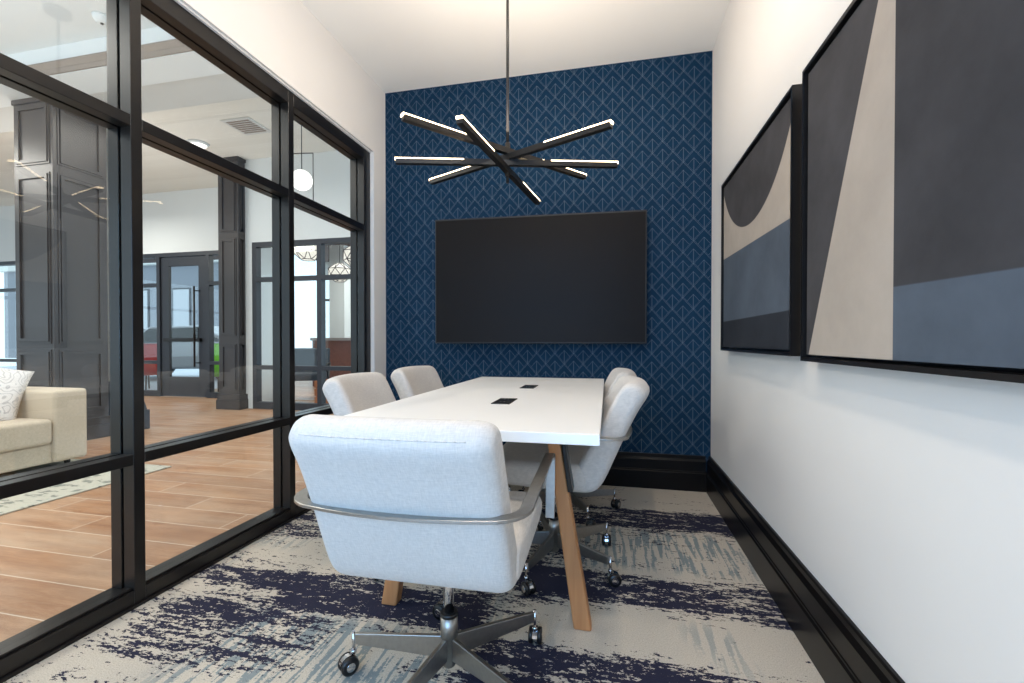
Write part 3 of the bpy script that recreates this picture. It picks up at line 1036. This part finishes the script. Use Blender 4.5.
build('base', cushion(-0.88, -0.03, -1.96, -0.02, 0.05, 0.20), M['sofa'], sf, bevel=0.015, seg=3)
build('arm', cushion(-0.95, 0.0, -0.235, 0.0, 0.05, 0.610), M['sofa'], sf, bevel=0.028, seg=4)
build('arm', cushion(-0.95, 0.0, -2.0, -1.765, 0.05, 0.610), M['sofa'], sf, bevel=0.028, seg=4)
build('back', cushion(-0.95, -0.72, -1.762, -0.238, 0.05, 0.72), M['sofa'], sf, bevel=0.04, seg=4)
for a, b in ((-1.76, -1.002), (-0.998, -0.24)):
    build('seat_cushion', cushion(-0.72, 0.005, a, b, 0.202, 0.395), M['sofa'], sf, bevel=0.03, seg=4)
for x in (-0.88, -0.08):
    for y in (-1.9, -0.10):
        bm = bmesh.new(); lathe(bm, [(0.015, 0.0), (0.022, 0.05)], x, y, 12); build('leg', bm, M['black'], sf)
# throw pillow: pinched square
bm = bmesh.new()
N_ = 16; hw = 0.23
grid = {}
for s in (1, -1):
    for i in range(N_ + 1):
        for j in range(N_ + 1):
            u_, v_ = -1 + 2 * i / N_, -1 + 2 * j / N_
            edge = (i in (0, N_) or j in (0, N_))
            if edge and s == -1: grid[(s, i, j)] = grid[(1, i, j)]; continue
            pinch = 1 - 0.07 * (1 - abs(u_) ** 2) * (abs(v_) ** 2) * 1.0
            pinch2 = 1 - 0.07 * (1 - abs(v_) ** 2) * (abs(u_) ** 2)
            th_ = 0.085 * ((1 - u_ ** 2) * (1 - v_ ** 2)) ** 0.42
            grid[(s, i, j)] = bm.verts.new((u_ * hw * pinch2, s * th_, v_ * hw * pinch))
for s in (1, -1):
    for i in range(N_):
        for j in range(N_):
            f = bm.faces.new((grid[(s, i, j)], grid[(s, i + 1, j)], grid[(s, i + 1, j + 1)], grid[(s, i, j + 1)])); f.smooth = True
pl = build('throw_pillow', bm, M['pillow'], None)
pl.location = (-4.60, 2.42, 0.405 + 0.215)
pl.rotation_euler = Matrix.Rotation(math.radians(62), 4, 'Z').to_euler()
pl.rotation_mode = 'XYZ'
pl.rotation_euler = (math.radians(-24), math.radians(16), math.radians(62))
tag(pl, 'white throw pillow with wavy grey line print leaning on the sofa', 'pillow')

# globe pendant with a wire rectangle
gp = empty('globe_pendant', 'round opal globe pendant inside a thin black square wire frame', 'pendant light', (-3.16, 4.12, 3.70))
bm = bmesh.new(); bmesh.ops.create_uvsphere(bm, u_segments=28, v_segments=18, radius=0.105, matrix=Matrix.Translation((0, 0, -1.02)))
build('globe', bm, M['globe'], gp, smooth=True)
bm = bmesh.new()
c_ = [(-0.12, -0.02), (0.12, 0.02)]
for (x, y) in c_: tube(bm, (x, y, -1.24), (x, y, -0.74), 0.005, 6)
for z in (-1.24, -0.74): tube(bm, (c_[0][0], c_[0][1], z), (c_[1][0], c_[1][1], z), 0.005, 6)
tube(bm, (0, 0, -0.92), (0, 0, -0.001), 0.005, 6)
build('wire_frame', bm, M['black'], gp)

# ceiling fittings
vt = empty('ceiling_vent', 'square white louvred air vent in the pale lobby ceiling', 'air vent', (-4.47, 4.81, 3.70))
build('vent_frame', boxm(-0.20, 0.20, -0.20, 0.20, -0.012, -0.001), M['soffit'], vt, bevel=0.003)
bm = bmesh.new()
for k in range(7): box(bm, -0.16, 0.16, -0.155 + k * 0.046, -0.135 + k * 0.046, -0.018, -0.012)
build('louvres', bm, M['crown'], vt)
cl = empty('round_ceiling_light', 'small round flush light in the pale lobby ceiling', 'ceiling light', (-5.50, 5.08, 3.70))
bm = bmesh.new(); lathe(bm, [(0.10, -0.03), (0.13, -0.001)], n=24); build('trim_ring', bm, M['lobby_white'], cl)
bm = bmesh.new(); lathe(bm, [(0.085, -0.045), (0.10, -0.03)], n=24); build('lens', bm, M['globe'], cl)
sp_ = empty('smoke_detector', 'white domed detector on the lobby ceiling, seen through the upper left pane', 'smoke detector', (-3.99, 2.83, 3.60))
bm = bmesh.new(); lathe(bm, [(0.025, -0.055), (0.045, -0.045), (0.06, -0.02), (0.062, -0.001)], n=22); build('housing', bm, M['lobby_white'], sp_)
bm = bmesh.new(); lathe(bm, [(0.010, -0.062), (0.012, -0.055)], n=12); build('sensor', bm, M['black'], sp_)

# ------------------------------------------------------------------ room beyond the nearer partition
struct(build('ceiling', boxm(-8.2, -1.0, 6.72, 12.0, 3.30, 3.40), M['brown_ceiling']))
struct(build('ceiling', boxm(-5.38, -1.0, YP + 0.12, 6.72, 3.30, 3.40), M['brown_ceiling']))
glazed_run('window_3', [-8.2, -7.1, -6.0, -4.9, -3.8, -2.7], 11.6, 2.9, 2.2, 0.5)
struct(build('wall_far_room', boxm(-8.2, -1.0, 11.55, 11.67, 2.9, 3.30), M['lobby_white']))
bm = bmesh.new(); box(bm, -6.62, -6.22, 9.6, 10.0, 0, 3.30); struct(build('wall_pier', bm, M['lobby_white']))


def lantern(x, y, z, r_, label):
    e = empty('faceted_lantern', label, 'pendant light', (x, y, z), 0.4, 'white faceted lanterns hanging beyond the far windows')
    bm = bmesh.new()
    rings = []
    prof = [(0.45, -0.80), (1.0, -0.28), (1.0, 0.34), (0.35, 0.85)]
    n = 7
    for k, (rr, zz) in enumerate(prof):
        rings.append([Vector((rr * r_ * math.cos(2 * PI * (i + 0.5 * (k % 2)) / n), rr * r_ * math.sin(2 * PI * (i + 0.5 * (k % 2)) / n), zz * r_)) for i in range(n)])
    edges = []
    V = [[bm.verts.new(p * 0.985) for p in ring] for ring in rings]
    bm.faces.new(V[0][::-1]); bm.faces.new(V[-1])
    for k in range(3):
        for i in range(n):
            j = (i + 1) % n
            if k % 2 == 0:
                tr = ((V[k][i], V[k][j], V[k + 1][i]), (V[k][j], V[k + 1][j], V[k + 1][i]))
                ed = ((rings[k][i], rings[k + 1][i]), (rings[k][j], rings[k + 1][i]))
            else:
                tr = ((V[k][i], V[k][j], V[k + 1][j]), (V[k][i], V[k + 1][j], V[k + 1][i]))
                ed = ((rings[k][i], rings[k + 1][i]), (rings[k][i], rings[k + 1][j]))
            for t3 in tr: bm.faces.new(t3)
            edges += list(ed)
    for ring in rings:
        edges += [(ring[i], ring[(i + 1) % n]) for i in range(n)]
    build('shade', bm, M['lantern'], e)
    bm = bmesh.new()
    for a, b in edges: tube(bm, a, b, 0.007, 5)
    tube(bm, (0, 0, 0.85 * r_), (0, 0, 3.30 - z), 0.006, 6)
    build('wire_frame', bm, M['black'], e)


lantern(-5.25, 7.0, 2.66, 0.27, 'faceted white lantern left of the slim window bar, largest of the three')
lantern(-5.35, 8.1, 2.38, 0.22, 'faceted white lantern hanging lowest, in the middle of the three')
lantern(-4.38, 7.2, 2.50, 0.26, 'faceted white lantern partly behind the end post of the glass wall')

# reception desk
ds = empty('reception_desk', 'curved brown reception desk with grey top beyond the far windows', 'desk', (-5.4, 9.0, 0))
pts = [(-1.1, -0.2), (-0.6, -0.34), (0.0, -0.4), (0.6, -0.38), (1.2, -0.25), (1.25, 0.1), (0.7, 0.0), (0.0, -0.02), (-0.6, 0.04), (-1.05, 0.15)]
bm = bmesh.new(); extrude_poly(bm, pts, 'z', 0.0, 1.02); build('desk_body', bm, M['brown_brick'], ds)
bm = bmesh.new(); extrude_poly(bm, [(x * 1.03, y * 1.1 - 0.01) for x, y in pts], 'z', 1.02, 1.08); build('desk_top', bm, M['desk_top'], ds)
ob = empty('wooden_crate', 'orange-brown wooden crate on the floor beyond the far windows', 'crate', (-4.45, 6.5, 0))
bm = bmesh.new()
for z in (0.0, 0.13, 0.26):
    box(bm, -0.2, 0.2, -0.16, -0.145, z, z + 0.11); box(bm, -0.2, 0.2, 0.145, 0.16, z, z + 0.11)
    box(bm, -0.2, -0.185, -0.145, 0.145, z, z + 0.11); box(bm, 0.185, 0.2, -0.145, 0.145, z, z + 0.11)
build('slats', bm, M['orange_wood'], ob)
bm = bmesh.new()
for x in (-0.17, 0.17):
    for y in (-0.13, 0.13): box(bm, x - 0.014, x + 0.014, y - 0.014, y + 0.014, 0, 0.37)
build('corner_posts', bm, M['orange_wood'], ob)


def lounge_chair(x, y, rz, m, label, k=1.0):
    e = empty('lounge_chair', label, 'chair', (x, y, 0), rz, 'lounge chairs beyond the far windows')
    bm = bmesh.new(); box(bm, -0.32, 0.32, -0.30, 0.30, 0.34, 0.46); build('seat', bm, m, e, bevel=0.04, seg=3)
    bm = bmesh.new(); extrude_poly(bm, [(0.22, 0.44), (0.32, 0.44), (0.42, 0.88), (0.33, 0.88)], 'x', -0.32, 0.32); build('backrest', bm, m, e, bevel=0.03, seg=3)
    bm = bmesh.new()
    for s in (-1, 1):
        tube(bm, (s * 0.33, -0.30, 0.0), (s * 0.33, 0.28, 0.62), 0.013, 8); tube(bm, (s * 0.33, 0.32, 0.0), (s * 0.33, -0.26, 0.62), 0.013, 8)
        tube(bm, (s * 0.33, -0.28, 0.62), (s * 0.33, 0.30, 0.62), 0.013, 8)
    build('frame', bm, M['black'], e)


lounge_chair(-4.25, 7.7, 2.3, M['pale_cloth'], 'pale lounge chair with crossed black legs in front of the brown desk')
lounge_chair(-5.15, 6.85, 0.5, M['dark_cloth'], 'dark slate lounge chair left of the slim window bar')
pt = empty('potted_plant', 'tall leafy green plant in a white pot beside the brown desk', 'plant', (-3.75, 8.3, 0))
bm = bmesh.new(); lathe(bm, [(0.14, 0), (0.19, 0.36), (0.175, 0.36), (0.17, 0.33)], n=20); build('pot', bm, M['lobby_white'], pt)
bm = bmesh.new()
for k in range(5):
    a = k * 1.3; tube(bm, (0, 0, 0.3), (0.2 * math.cos(a), 0.2 * math.sin(a), 1.5 + 0.1 * k), 0.012, 6)
build('stems', bm, M['leaf'], pt)
bm = bmesh.new()
for k in range(110):
    a = random.uniform(0, 2 * PI); rr = random.uniform(0.04, 0.32); z = random.uniform(0.75, 2.05)
    p = Vector((rr * math.cos(a), rr * math.sin(a), z)); d = Vector((math.cos(a), math.sin(a), random.uniform(-0.3, 0.9))).normalized()
    s_ = d.cross(Vector((0, 0, 1))).normalized() * 0.035; L = random.uniform(0.10, 0.18); up = s_.cross(d).normalized() * 0.008
    v = [bm.verts.new(q) for q in (p, p + d * L * 0.5 + s_, p + d * L, p + d * L * 0.5 - s_, p + d * L * 0.5 + up, p + d * L * 0.5 - up)]
    for f in ((0, 1, 4), (1, 2, 4), (2, 3, 4), (3, 0, 4), (1, 0, 5), (2, 1, 5), (3, 2, 5), (0, 3, 5)): bm.faces.new([v[i] for i in f])
build('leaves', bm, M['leaf'], pt)

# ------------------------------------------------------------------ outside the entrance
struct(build('floor', boxm(-24.0, -8.2, 6.72, 26.0, -0.06, -0.01), M['snow']))
struct(build('ceiling', boxm(-14.0, -8.2, 6.72, 9.2, 3.0, 3.12), M['brown_ceiling']))
fb = empty('neighbouring_building', 'blue-grey building outside, seen through the glass entrance door', 'building', (-28.0, 20.0, 0))
bm = bmesh.new(); box(bm, -8, 8, 0, 2.0, 0, 5.2); build('facade', bm, M['blue_facade'], fb)
bm = bmesh.new(); box(bm, -8.2, 8.2, -0.3, 2.2, 5.2, 5.5); build('roof', bm, M['soffit'], fb)
for x in (-6.0, -3.2, -0.4, 2.4, 5.2):
    bm = bmesh.new(); box(bm, x - 0.6, x + 0.6, -0.05, 0.0, 1.6, 3.9); wn_ = build('window', bm, M['frame_slate'], fb)
    build('pane', boxm(x - 0.52, x + 0.52, -0.07, -0.05, 1.68, 3.82), M['silver_paint'], wn_)
# parked car
cr = empty('parked_car', 'silver car parked outside the glass entrance door', 'car', (-11.3, 10.2, 0), 0.25)
side = [(-2.1, 0.35), (-2.12, 0.72), (-1.75, 0.86), (-1.15, 0.92), (-0.55, 1.38), (0.75, 1.42), (1.5, 1.0), (2.05, 0.92), (2.12, 0.45), (2.0, 0.30), (-1.95, 0.28)]
bm = bmesh.new(); extrude_poly(bm, side, 'y', -0.85, 0.85); build('body', bm, M['silver_paint'], cr, bevel=0.08, seg=3)
bm = bmesh.new(); extrude_poly(bm, [(-1.0, 0.96), (-0.52, 1.32), (0.72, 1.36), (1.32, 1.0)], 'y', -0.865, 0.865); build('side_windows', bm, M['black'], cr)
for x in (-1.35, 1.35):
    for y in (-0.80, 0.80):
        bm = bmesh.new(); lathe(bm, [(0.18, -0.10), (0.30, -0.09), (0.32, -0.05), (0.32, 0.05), (0.30, 0.09), (0.18, 0.10)], n=24,
                                mtx=Matrix.Translation((x, y, 0.31)) @ Matrix.Rotation(PI / 2, 4, 'X'))
        wl = build('wheel', bm, M['rubber'], cr)
        bm = bmesh.new(); lathe(bm, [(0.17, -0.105), (0.17, 0.105)], n=16, mtx=Matrix.Translation((x, y, 0.31)) @ Matrix.Rotation(PI / 2, 4, 'X'))
        build('rim', bm, M['chrome'], wl)


def stool(x, y, m, label, name, cat):
    e = empty(name, label, cat, (x, y, 0))
    bm = bmesh.new(); lathe(bm, [(0.20, 0.30), (0.30, 0.36), (0.31, 0.55), (0.27, 0.92), (0.22, 0.96), (0.20, 0.5)], n=22); build('shell', bm, m, e, smooth=True)
    bm = bmesh.new()
    for k in range(4):
        a = PI / 4 + k * PI / 2; tube(bm, (0.24 * math.cos(a), 0.24 * math.sin(a), 0), (0.15 * math.cos(a), 0.15 * math.sin(a), 0.34), 0.014, 8)
    build('legs', bm, M['black'], e)


stool(-7.78, 7.6, M['green_cloth'], 'lime green bucket chair right of the glass entrance door', 'bucket_chair', 'chair')
stool(-9.45, 7.5, M['red_cloth'], 'red bucket chair left of the glass entrance door', 'bucket_chair', 'chair')
